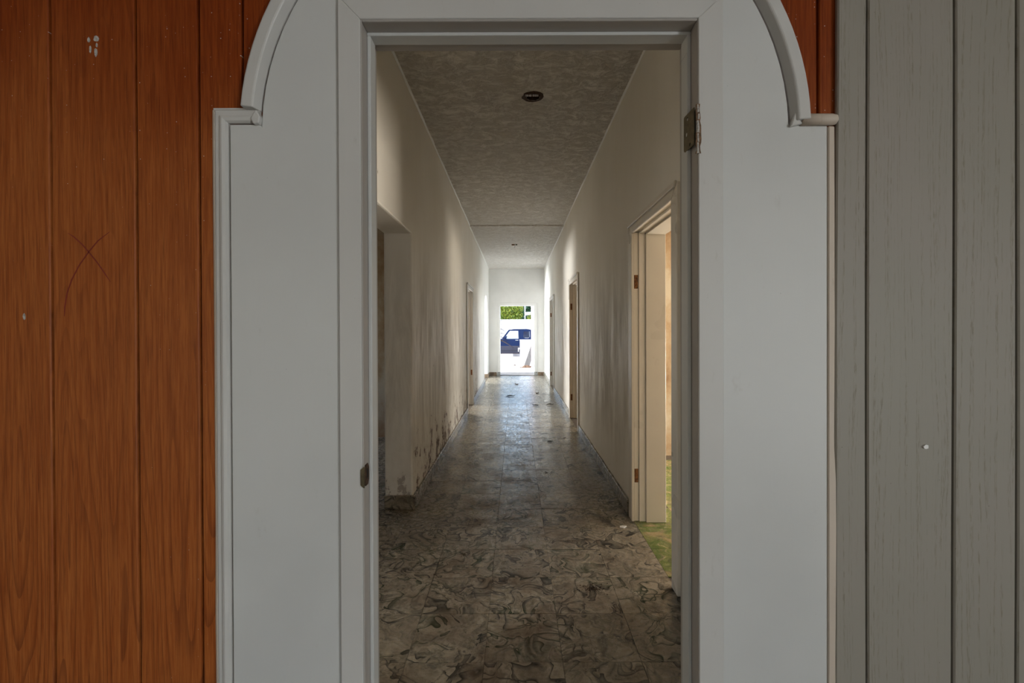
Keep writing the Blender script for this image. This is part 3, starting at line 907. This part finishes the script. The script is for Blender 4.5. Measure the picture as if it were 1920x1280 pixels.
# ------------------------------------------------------------------ corridor door frames
def side_frame(name, label, side, a, b, top, hinges, paint='door_paint', far_jamb=True):
    """empty door frame in a side wall; side +1 right wall, -1 left wall; a..b is the clear opening in y"""
    face = XR if side > 0 else XL
    s = side
    e = empty(name, (face, (a + b) / 2, 0))
    struct(e, label, 'door frame')
    def X(o0, o1):
        p, q = face + s * o0, face + s * o1
        return (min(p, q), max(p, q))
    cw, hh = .085, .068
    f0, f1 = X(-.018, .001)
    MB().prism([(a - cw, 0), (a - cw, top + hh), (a, top), (a, 0)], 'x', f0, f1).build('casing', paint, e, bevel=.003)
    MB().prism([(b + cw, 0), (b + cw, top + hh), (b, top), (b, 0)], 'x', f0, f1).build('casing', paint, e, bevel=.003)
    hp = MB().prism([(a - cw, top + hh), (b + cw, top + hh), (b, top), (a, top)], 'x', f0, f1)
    h0, h1 = X(-.030, -.017)
    hp.prism([(a - cw - .004, top + hh + .004), (b + cw + .004, top + hh + .004), (b + cw - .02, top + hh - .022), (a - cw + .02, top + hh - .022)], 'x', h0, h1)
    hp.build('head_casing', paint, e, bevel=.003)
    r0, r1 = X(-.017, .032)
    s0, s1 = X(.032, .074)
    i0, i1 = X(.074, TH + .004)
    J = []
    for (yy, dr) in ((b, 1), (a, -1)):
        mb = MB()
        for (p, q), off in (((r0, r1), .010), ((s0, s1), -.002), ((i0, i1), -.020)):
            y0, y1 = yy + dr * off, yy + dr * .029
            mb.box(p, q, min(y0, y1), max(y0, y1), 0, top + .01)
        J.append(mb.build('jamb', paint, e, bevel=.002))
    mb = MB()
    for (p, q), off in (((r0, r1), .010), ((s0, s1), -.002), ((i0, i1), -.012)):
        mb.box(p, q, a, b, top + off, top + .028)
    mb.build('head_jamb', paint, e, bevel=.002)
    for z in hinges:
        q0, q1 = X(-.010, .028)
        hgo = MB().box(q0, q1, b + .006, b + .0105, z - .045, z + .045)
        k0, k1 = X(-.016, -.009)
        hgo.box(k0, k1, b + .002, b + .0105, z - .043, z + .043)
        o = hgo.build('hinge', 'rust', e, bevel=.001)
        o['label'] = 'rusty hinge leaf'
    return e
side_frame('door_2', 'cream painted open door frame nearest on the right corridor wall', 1, 2.28, 3.06, 1.913, (1.592, .303))
side_frame('door_3', 'cream open door frame midway along right corridor wall', 1, 5.79, 6.62, 1.915, (1.60, .30))
side_frame('door_4', 'white open door frame farthest along right corridor wall', 1, 9.40, 10.45, 1.915, (1.60, .27), 'far_white')
side_frame('door_5', 'narrow looking door frame, only one on the left corridor wall', -1, 7.00, 7.84, 1.915, (.55,), 'white_trim')
# front door frame at the end
d6 = empty('door_6', (.04, YB, 0))
struct(d6, 'white frame of the open front doorway at corridor end', 'door frame')
cw = .078
for (x0, x1) in ((DX0 - cw, DX0), (DX1, DX1 + cw)):
    MB().box(x0, x1, YB - .018, YB + .001, .10, DZ + cw).build('casing', 'far_white', d6, bevel=.003)
    MB().box(x0 - .004, x1 + .004, YB - .026, YB + .001, 0, .105).build('plinth_block', 'blue_grey_stone', d6, bevel=.003)
MB().box(DX0, DX1, YB - .018, YB + .001, DZ, DZ + cw).build('casing', 'far_white', d6, bevel=.003)
MB().box(DX0 - .029, DX0, YB - .01, YB + TH + .01, 0, DZ + .028).build('jamb', 'far_white', d6, bevel=.002)
MB().box(DX1, DX1 + .029, YB - .01, YB + TH + .01, 0, DZ + .028).build('jamb', 'far_white', d6, bevel=.002)
MB().box(DX0, DX1, YB - .01, YB + TH + .01, DZ, DZ + .028).build('head_jamb', 'far_white', d6, bevel=.002)
MB().box(DX0, DX1, YB - .02, YB + TH + .012, -.01, .012).build('threshold', 'concrete', d6, bevel=.004)

# ------------------------------------------------------------------ shells of the side rooms and the panelled room
def wall_box(name, label, boxes, mat):
    mb = MB()
    for b in boxes:
        mb.box(*b)
    return struct(mb.build(name, mat), label, 'wall')
def side_wall(x0, x1, wins):
    """outer wall with openings added for the fill lamps (y0, y1, z0, z1)"""
    out, y = [], -4.6
    for (a, b, c, d_) in wins:
        out += [(x0, x1, y, a, 0, H), (x0, x1, a, b, 0, c), (x0, x1, a, b, d_, H)]
        y = b
    out.append((x0, x1, y, YB, 0, H))
    return out
wall_box('wall_outer_right', 'plain outer wall of the rooms right of the corridor', side_wall(3.75, 3.98, [(-4.0, -2.6, .15, 2.05), (3.0, 4.3, .25, 1.6), (6.55, 7.95, .25, 1.6), (9.2, 10.9, .7, 2.15)]), 'room_plaster')
wall_box('wall_outer_left', 'plain outer wall of the rooms left of the corridor', side_wall(-3.98, -3.75, [(3.9, 5.2, .8, 2.1), (8.0, 9.3, .25, 1.6), (10.6, 12.4, .25, 1.9)]), 'room_plaster')
wall_box('wall_partition_right_near', 'ochre stained partition seen through the nearest right door', [(XR + TH, 3.75, 4.65, 4.77, 0, H)], 'room_plaster')
wall_box('wall_partition_right_far', 'partition between the two farther right rooms', [(XR + TH, 3.75, 8.2, 8.32, 0, H)], 'room_plaster')
wall_box('wall_partition_left_near', 'shadowed partition seen through the left opening', [(-3.75, XL - TH, 5.5, 5.62, 0, H)], 'room_plaster')
wall_box('wall_partition_left_far', 'partition in front of the arched left opening', [(-3.75, XL - TH, 9.5, 9.62, 0, H)], 'far_white')
wall_box('wall_rear', 'unseen rear wall of the panelled room, with an opening added for a lamp', [(-4, -3.75, -4.6, -4.45, 0, H), (-2.85, 2.85, -4.6, -4.45, 0, H), (3.75, 4, -4.6, -4.45, 0, H), (-3.75, -2.85, -4.6, -4.45, 2.05, H), (2.85, 3.75, -4.6, -4.45, 2.05, H), (2.85, 3.75, -4.6, -4.45, .15, 2.05), (-3.75, -2.85, -4.6, -4.45, 0, .15), (2.85, 3.75, -4.6, -4.45, 0, .15)], 'far_white')  # tall opening added for the left fill lamp

# ------------------------------------------------------------------ litter on the floor
def crumb_heap(name, label, cx, cy, rx, ry, n, smin, smax, mat, z=0.0, cat='dirt'):
    mb = MB()
    for _ in range(n):
        g, rr = R.uniform(0, 6.283), abs(R.gauss(0, .45))
        x, y, s_ = cx + rx * rr * math.cos(g), cy + ry * rr * math.sin(g), R.uniform(smin, smax)
        h_ = s_ * R.uniform(.4, .9)
        vs = [(x + s_ * R.uniform(.6, 1) * math.cos(k * 1.2566 + g), y + s_ * R.uniform(.6, 1) * math.sin(k * 1.2566 + g), z + .0002) for k in range(5)] + [(x, y, z + h_)]
        mb.add(vs, [(k, (k + 1) % 5, 5) for k in range(5)] + [(4, 3, 2, 1, 0)])
    o = mb.build(name, mat, loc=(cx, cy, z))
    return tag(o, label, cat, None, 'stuff')
crumb_heap('dirt_crumbs', 'dark brown crumbs of dirt scattered on the near floor tiles at right', .375, 2.27, .085, .050, 260, .0012, .0045, 'soil')
crumb_heap('dirt_crumbs', 'faint sprinkle of dirt crumbs on the floor left of centre', -.30, 2.62, .06, .04, 110, .001, .003, 'soil')
crumb_heap('dirt_crumbs', 'dirt crumbs gathered on floor tiles beyond the first right door', .27, 4.1, .10, .10, 160, .001, .004, 'soil')
crumb_heap('dirt_crumbs', 'grains of dirt on the floor in line with right baseboard end', .34, 2.78, .09, .05, 130, .001, .003, 'soil')
q = [(.665, 2.965), (.690, 2.955), (.705, 2.968), (.715, 2.985), (.688, 2.990), (.672, 2.985)]
o = MB().prism(q, 'z', .0002, .004).build('paint_flake', 'far_white', loc=(.69, 2.97, 0))
tag(o, 'white paint flake lying on tiles in front of nearest right door frame', 'paint flake')
def dead_leaf(x, y, r, ang, label):
    mb = MB()
    c, s_ = math.cos(ang), math.sin(ang)
    outline = [(-1, 0, .0), (-.5, .38, .15), (.1, .42, .22), (.6, .22, .12), (1, 0, .3), (.6, -.25, .12), (0, -.4, .2), (-.6, -.3, .16)]
    mid = [(-.5, 0, .05), (.1, 0, .08), (.6, 0, .1)]
    P = [(x + r * (a * c - b * s_), y + r * (a * s_ + b * c), .001 + r * h_) for a, b, h_ in outline + mid]
    fs = [(0, 8, 1), (1, 8, 9, 2), (2, 9, 10, 3), (3, 10, 4), (4, 10, 5), (5, 10, 9, 6), (6, 9, 8, 7), (7, 8, 0)]
    mb.add(P, fs)
    o = mb.build('dead_leaf', 'soil', loc=(x, y, 0))
    sd = o.modifiers.new('solidify', 'SOLIDIFY'); sd.thickness = .002
    tag(o, label, 'leaf', 'dead leaves on the corridor floor')
for (px, py, r, a, lb) in ((957, 743, .10, .3, 'curled dead leaf far down the corridor, left of floor centre'),
                            (1003, 760, .07, 2.5, 'dead leaf on the floor a little before the middle right door, left of its twin'),
                            (1031, 759, .075, .2, 'dead leaf on floor beside the right skirting, far side'),
                            (1030, 829, .035, .15, 'thin dark dead leaf on floor opposite middle right door'),
                            (1058, 822, .025, .7, 'tiny dark dead leaf on floor near right skirting'),
                            (1007, 738, .07, 1.2, 'flat dead leaf on the shiny far floor, right of centre'),
                            (968, 721, .09, 2.0, 'farthest dark dead leaf on the shiny floor before the front doorway')):
    y = FPX * CAMH / (py - VY)
    dead_leaf((px - VX) * y / FPX, y, r, a, lb)

# ------------------------------------------------------------------ outdoors
GZ, SZ = -.15, -.50
g = MB().box(-12, 14, YB + TH, 24.0, GZ - .3, GZ).build('ground', 'paving')
struct(g, 'sunlit pale paved forecourt outside the front doorway', 'ground')
g = MB().box(-40, 40, 24.0, 60, SZ - .3, SZ).build('road', 'asphalt')
struct(g, 'pale road surface the blue pickup stands on', 'ground')
g = MB().box(-1.6, 1.9, YB + TH + .012, 13.85, GZ, -.004).build('porch_step', 'concrete', bevel=.01)
struct(g, 'worn concrete step just outside the front doorway', 'step')
kb_ = empty('kerb', (0, 24, GZ))
tag(kb_, 'pale kerb of blocks between the forecourt and road', 'kerb')
for k in range(10):
    MB().box(-3.15 + k * .6 + .004, -2.55 + k * .6 - .004, 23.86, 24.05, GZ - .02, .0).build('kerb_stone', 'asphalt' if k in (5, 6) else 'outdoor_white', kb_, bevel=.01)  # two dark stones paint the shade under the truck
for (px, py, r, lb) in ((965, 685, .055, 'dark pebble lying on pale forecourt, biggest of three'), (958, 684.5, .03, 'small pebble on forecourt left of the dark one'), (974, 684.8, .035, 'small pebble on forecourt right of the dark one')):
    y = FPX * (CAMH - GZ) / (py - VY)
    x = (px - VX) * y / FPX
    mb = MB()
    vs = [(x + r * R.uniform(.8, 1.1) * math.cos(k * 1.0472), y + r * R.uniform(.8, 1.1) * math.sin(k * 1.0472), GZ) for k in range(6)]
    vs += [(x + .6 * (a - x), y + .6 * (b - y), GZ + r * .7) for a, b, _ in vs[:6]]
    mb.add(vs, [(k, (k + 1) % 6, (k + 1) % 6 + 6, k + 6) for k in range(6)] + [tuple(range(6, 12)), (5, 4, 3, 2, 1, 0)])
    tag(mb.build('pebble', 'soil', loc=(x, y, GZ)), lb, 'stone', 'pebbles on the forecourt')

# low wall on the right, with a latch bracket at its end
lw = empty('low_wall', (1.2, 18.1, GZ))
tag(lw, 'low white forecourt wall in front of the pickup', 'wall')
MB().box(.165, 4.0, 18.0, 18.2, GZ, .84).build('wall_body', 'outdoor_white', lw, bevel=.01)
MB().box(.150, 4.0, 17.99, 18.22, .84, .87).build('coping', 'outdoor_white', lw, bevel=.008)
MB().box(.085, .166, 18.05, 18.10, .50, .55).box(.085, .115, 18.05, 18.10, .40, .51).build('latch_bracket', 'porcelain', lw, bevel=.004)
# board leaning on the low wall
bd = MB()
P = [(x, 17.35 + .6 * (z - GZ) / .99, z) for x, z in ((.285, GZ), (.50, GZ), (.75, .55), (.75, .84), (.66, .84))]
vs = P + [(x, y + .03, z) for x, y, z in P]
bd.add(vs, [(0, 1, 2, 3, 4), (9, 8, 7, 6, 5)] + [(i, i + 5, (i + 1) % 5 + 5, (i + 1) % 5) for i in range(5)])
tag(bd.build('leaning_board', 'shaded_board', loc=(.44, 17.35, GZ), bevel=.003), 'board greyed to look shaded, leaning crookedly against the low white wall', 'board')
hb = MB()
for (mx, my, mr, mh, n_) in [(.42, 17.12, .22, .10, 14), (.30, 17.10, .12, .05, 10), (.60, 17.12, .15, .07, 10)] + [(.44 + R.uniform(-.34, .30), 17.06 + R.uniform(-.10, .12), R.uniform(.015, .04), R.uniform(.015, .035), 6) for _ in range(60)]:
    ring = [(mx + mr * R.uniform(.75, 1.15) * math.cos(6.2832 * k / n_), my + mr * .6 * R.uniform(.75, 1.15) * math.sin(6.2832 * k / n_), GZ + .0005) for k in range(n_)]
    mid_ = [(mx + .55 * (x - mx), my + .55 * (y - my), GZ + mh * R.uniform(.6, .95)) for x, y, _ in ring]
    hb.add(ring + mid_ + [(mx, my, GZ + mh)], [(k, (k + 1) % n_, n_ + (k + 1) % n_, n_ + k) for k in range(n_)] + [(n_ + k, n_ + (k + 1) % n_, 2 * n_) for k in range(n_)])
tag(hb.build('rubble_heap', 'tan_rubble', loc=(.44, 17.1, GZ)), 'tan heap of soil and rubble at foot of leaning board', 'rubble', None, 'stuff')
# pink column at the right of the doorway
pc = empty('porch_column', (.70, 15.2, GZ))
tag(pc, 'pinkish rendered porch column right of the open doorway', 'column')
MB().box(.512, .90, 15.0, 15.4, GZ, 2.75).build('shaft', 'pink_render', pc, bevel=.01)
MB().box(.500, .912, 14.985, 15.415, GZ, .0).build('base', 'outdoor_white', pc, bevel=.008)

# boundary wall across the road
bw = empty('boundary_wall', (0, 30, SZ))
tag(bw, 'tall white boundary wall across the road behind the pickup', 'wall')
MB().box(-9, 9, 30.0, 30.2, SZ, 1.86).build('wall_body', 'outdoor_white', bw)
MB().box(-9, 9, 29.97, 30.23, 1.86, 1.91).build('coping', 'outdoor_white', bw, bevel=.01)

# pickup truck
tk = empty('pickup_truck', (.4, 26.85, SZ))
tag(tk, 'dark blue pickup truck parked on the road, partly hidden by low wall', 'truck')
ty0, ty1 = 26.0, 27.7
def archpts(cx, r, z0, zc):
    return [(cx - r * math.cos(math.pi * k / 8), zc + r * math.sin(math.pi * k / 8)) for k in range(9)]
zc_ = -.12
low = [(-2.10, -.02)] + archpts(-1.45, .45, -.08, zc_ + .02) + archpts(1.78, .45, -.08, zc_ + .02) + [(2.75, .0), (2.78, .62), (.96, .62), (.94, .74), (-.80, .74), (-1.2, .70), (-1.95, .58), (-2.12, .35)]
MB().prism(low, 'y', ty0, ty1).build('body', 'truck_blue', tk, bevel=.03, seg=2)
for (ya, yb_) in ((ty0 - .012, ty0 + .01), (ty1 - .01, ty1 + .012)):
    MB().prism([(-.95, -.06), (1.27, -.06), (1.27, .34), (-.95, .34)], 'y', ya, yb_).build('lower_panel', 'truck_grey', tk, bevel=.008)
    MB().box(-.93, 1.25, ya - .015, yb_ + .015, -.20, -.06).build('rocker', 'truck_trim', tk, bevel=.01)
    MB().box(-.90, 1.2, ya - .006, yb_ + .006, .060, .085).build('rub_strip', 'rubber', tk)
cab_roof = [(-.40, 1.235), (-.12, 1.29), (.60, 1.30), (.86, 1.255), (.86, 1.20), (-.38, 1.20)]
MB().prism(cab_roof, 'y', ty0 + .12, ty1 - .12).build('roof', 'truck_blue', tk, bevel=.02, seg=2)
for (ya, yb_, nm) in ((ty0 + .05, ty0 + .12, 'n'), (ty1 - .12, ty1 - .05, 'f')):
    MB().prism([(-.80, .73), (-.70, .73), (-.33, 1.21), (-.24, 1.24), (-.40, 1.25)], 'y', ya, yb_).build('pillar', 'truck_blue', tk)
    MB().prism([(-.45, 1.19), (.30, 1.19), (.30, 1.26), (-.38, 1.26)], 'y', ya + .005, yb_ - .005).build('roof_rail', 'truck_blue', tk)
    MB().prism([(.16, .73), (.36, .73), (.30, 1.25), (.14, 1.25)], 'y', ya + .002, yb_ - .002).build('pillar', 'truck_blue', tk)
    plate = plate_holes([(.36, .73), (.96, .73), (.87, 1.26), (.30, 1.26)], [[(.42, .82), (.50, .79), (.72, .79), (.775, .84), (.755, 1.15), (.44, 1.15)]], 0, yb_ - ya, 'rear_quarter', 'truck_blue', tk)
    plate.location = Vector((0, ya, 0)) - tk.location
    gp = [(.42, .82), (.50, .79), (.72, .79), (.775, .84), (.755, 1.15), (.44, 1.15)]
    MB().prism(gp, 'y', ya + .02, ya + .028).build('rear_window', 'tinted_glass', tk)
    MB().prism([(-.70, .74), (.16, .74), (.14, 1.19), (-.34, 1.19)], 'y', ya + .02, ya + .028).build('front_window', 'clear_glass', tk)
    MB().tube([(.50, ya - .004, .785), (.72, ya - .004, .785), (.785, ya - .004, .85), (.765, ya - .004, 1.16)], .013, 6).build('window_trim', 'window_alloy', tk)
    MB().tube([(.09, ya - .004, .745), (.085, ya - .004, 1.18)], .022, 6).build('window_trim', 'chrome', tk)
    MB().box(-.02, .15, ty0 - .03 if nm == 'n' else ty1, ty0 if nm == 'n' else ty1 + .03, .645, .675).build('door_handle', 'chrome', tk, bevel=.006)
    MB().box(.225, .235, ty0 - .004 if nm == 'n' else ty1 - .004, ty0 + .004 if nm == 'n' else ty1 + .004, .0, .73).build('door_seam', 'black', tk)
    ym = ty0 - .16 if nm == 'n' else ty1 + .03
    MB().prism([(-.66, .74), (-.52, .74), (-.50, .86), (-.56, .90), (-.66, .86)], 'y', ym, ym + .13).build('side_mirror', 'truck_blue', tk, bevel=.02)
MB().prism([(-.78, .74), (-.74, .74), (-.36, 1.23), (-.40, 1.24)], 'y', ty0 + .13, ty1 - .13).build('windscreen', 'clear_glass', tk)
MB().prism([(.90, .74), (.92, .74), (.86, 1.20), (.84, 1.20)], 'y', ty0 + .13, ty1 - .13).build('back_window', 'tinted_glass', tk)
MB().prism([(.30, .20), (.62, .20), (.66, .80), (.56, .82), (.48, .40), (.30, .36)], 'y', ty0 + .25, ty1 - .25).build('bench_seat', 'seat_fabric', tk, bevel=.02)
MB().box(-2.20, -2.06, ty0 - .02, ty1 + .02, -.05, .16).build('bumper', 'chrome', tk, bevel=.02)
MB().box(2.74, 2.86, ty0, ty1, -.02, .12).build('bumper', 'chrome', tk, bevel=.02)
for cx_ in (-1.45, 1.78):
    for ya in (ty0 + .02, ty1 - .24):
        mb = MB().tube([(cx_, ya, zc_), (cx_, ya + .03, zc_), (cx_, ya + .19, zc_), (cx_, ya + .22, zc_)], [.34, .38, .38, .34], 24)
        wh = mb.build('wheel', 'rubber', tk, smooth=False)
        yo = ya - .004 if ya < 26.5 else ya + .21
        MB().tube([(cx_, yo, zc_), (cx_, yo + .014, zc_)], .21, 20).build('hub_cap', 'chrome', wh)

# red-leaved plant beside the doorway
rp = empty('red_plant', (-.80, 16, GZ))
tag(rp, 'plant with long drooping dark red leaves left of the doorway', 'plant')
MB().tube([(-.80, 16, GZ), (-.79, 16.02, .5), (-.77, 16.0, 1.0), (-.78, 16, 1.35)], [.035, .03, .025, .018], 8).build('stem', 'bark', rp)
def strap_leaf(base, tip, sag, wd_, mat='leaf_red'):
    b, t = Vector(base), Vector(tip)
    n = 7
    side = (t - b).cross(Vector((0, 0, 1))).normalized()
    vs, fs = [], []
    for i in range(n + 1):
        f = i / n
        p = b.lerp(t, f) + Vector((0, 0, sag * 4 * f * (1 - f)))
        ww = wd_ * (math.sin(math.pi * min(.98, f * .85 + .12)) ** .8)
        tilt = side * ww + Vector((0, 0, ww * .7))
        vs += [p - tilt, p + tilt * .15 - Vector((0, 0, ww * .2)), p + tilt]
    for i in range(n):
        for k in range(2):
            fs.append((i * 3 + k, i * 3 + k + 1, (i + 1) * 3 + k + 1, (i + 1) * 3 + k))
    o = MB().add(vs, fs).build('leaf', mat, rp)
    sd = o.modifiers.new('solidify', 'SOLIDIFY'); sd.thickness = .004
lv = [((-.78, 16, 1.34), (-.36, 15.95, 1.42), .08, .010), ((-.78, 16, 1.36), (-.42, 16.1, 1.58), .08, .010), ((-.78, 16, 1.20), (-.30, 16, 1.12), .14, .018),
      ((-.78, 16, 1.05), (-.26, 15.9, .98), .14, .014), ((-.78, 16, .98), (-.30, 16, .84), .12, .016), ((-.78, 16, 1.00), (-.40, 15.8, .80), .16, .016),
      ((-.78, 16, 1.15), (-.42, 15.8, 1.05), .10, .014), ((-.78, 16, .98), (-.06, 15.9, .62), .06, .040)]
for i, L in enumerate(lv):
    strap_leaf(*L)
for k in range(16):
    a = R.uniform(1.9, 4.6)
    r_ = R.uniform(.3, .55)
    z_ = R.uniform(.8, 1.4)
    strap_leaf((-.78, 16, z_), (-.78 + r_ * math.cos(a), 16 + r_ * math.sin(a), z_ + R.uniform(-.3, .25)), R.uniform(.1, .2), .025)

# trees and hedge beyond the boundary wall
def foliage(parent, center, rad, n, size, mat, seed):
    rr = random.Random(seed)
    vs, fs = [], []
    for _ in range(n):
        while True:
            p = Vector((rr.uniform(-1, 1), rr.uniform(-1, 1), rr.uniform(-1, 1)))
            if .45 < p.length < 1:
                break
        c = Vector(center) + Vector((p.x * rad[0], p.y * rad[1], p.z * rad[2]))
        a = Vector((rr.gauss(0, 1), rr.gauss(0, 1), rr.gauss(0, 1))).normalized()
        b = a.cross(Vector((rr.gauss(0, 1), rr.gauss(0, 1), rr.gauss(0, 1)))).normalized()
        s_ = size * rr.uniform(.6, 1.3)
        o = len(vs)
        vs += [c - a * s_, c + b * s_ * .45 - a.cross(b) * s_ * .15, c + a * s_, c - b * s_ * .45 - a.cross(b) * s_ * .15]
        fs += [(o, o + 1, o + 2), (o, o + 2, o + 3)]
    ob = MB().add(vs, fs).build('foliage', mat, parent)
    ob['kind'] = 'stuff'
    return ob
def tree(name, label, x, y, top, rad, mats, n, size, seed):
    e = empty(name, (x, y, SZ))
    tag(e, label, 'tree')
    cz = top - rad[2]
    MB().tube([(x, y, SZ), (x + .05, y, cz * .5), (x - .03, y, cz + rad[2] * .4)], [.16, .13, .07], 8).build('trunk', 'bark', e)
    for k in range(4):
        a = k * 1.57 + .4
        MB().tube([(x, y, cz - rad[2] * .5), (x + rad[0] * .5 * math.cos(a), y + rad[1] * .5 * math.sin(a), cz + rad[2] * .1)], [.07, .03], 6).build('branch', 'bark', e)
    foliage(e, (x, y, cz), rad, n, size, mats, seed)
tree('bush_tree', 'bright yellow-green leafy tree above the boundary wall at left', -.45, 32.0, 3.9, (.98, .95, 1.35), 'leaf_light', 6500, .075, 3)
tree('bush_tree', 'low bright leafy bush beside the foot of the thin pole', 1.12, 32.0, 2.42, (.40, .5, .8), 'leaf_light', 1300, .07, 4)
tree('shade_tree', 'dark green tree behind the bright ones, right of the pole', 2.6, 46, 6.0, (1.9, 1.8, 2.7), 'leaf_dark', 6000, .15, 6)
tree('shade_tree', 'dark green tree rising behind the bright leafy trees at centre', -.6, 51, 6.6, (2.4, 1.8, 3.0), 'leaf_dark', 7000, .15, 8)
po = empty('utility_pole', (.68, 33.6, SZ))
tag(po, 'thin pale pole standing above the boundary wall', 'pole')
MB().tube([(.68, 33.6, SZ), (.68, 33.6, 6.0)], [.045, .035], 10).build('shaft', 'porcelain', po)
MB().box(.45, .91, 33.57, 33.63, 5.5, 5.58).build('crossarm', 'bark', po)
hs_ = empty('shed', (2.1, 39, SZ))
tag(hs_, 'white roofed shed glimpsed between trees right of the pole', 'shed')
MB().box(1.1, 3.4, 38.2, 40, SZ, 2.45).build('wall', 'leaf_dark', hs_)
MB().prism([(.82, 2.45), (3.6, 2.45), (3.6, 2.80), (.82, 2.68)], 'y', 37.9, 40.2).build('roof', 'roof_white', hs_)
print('TILES', NT)
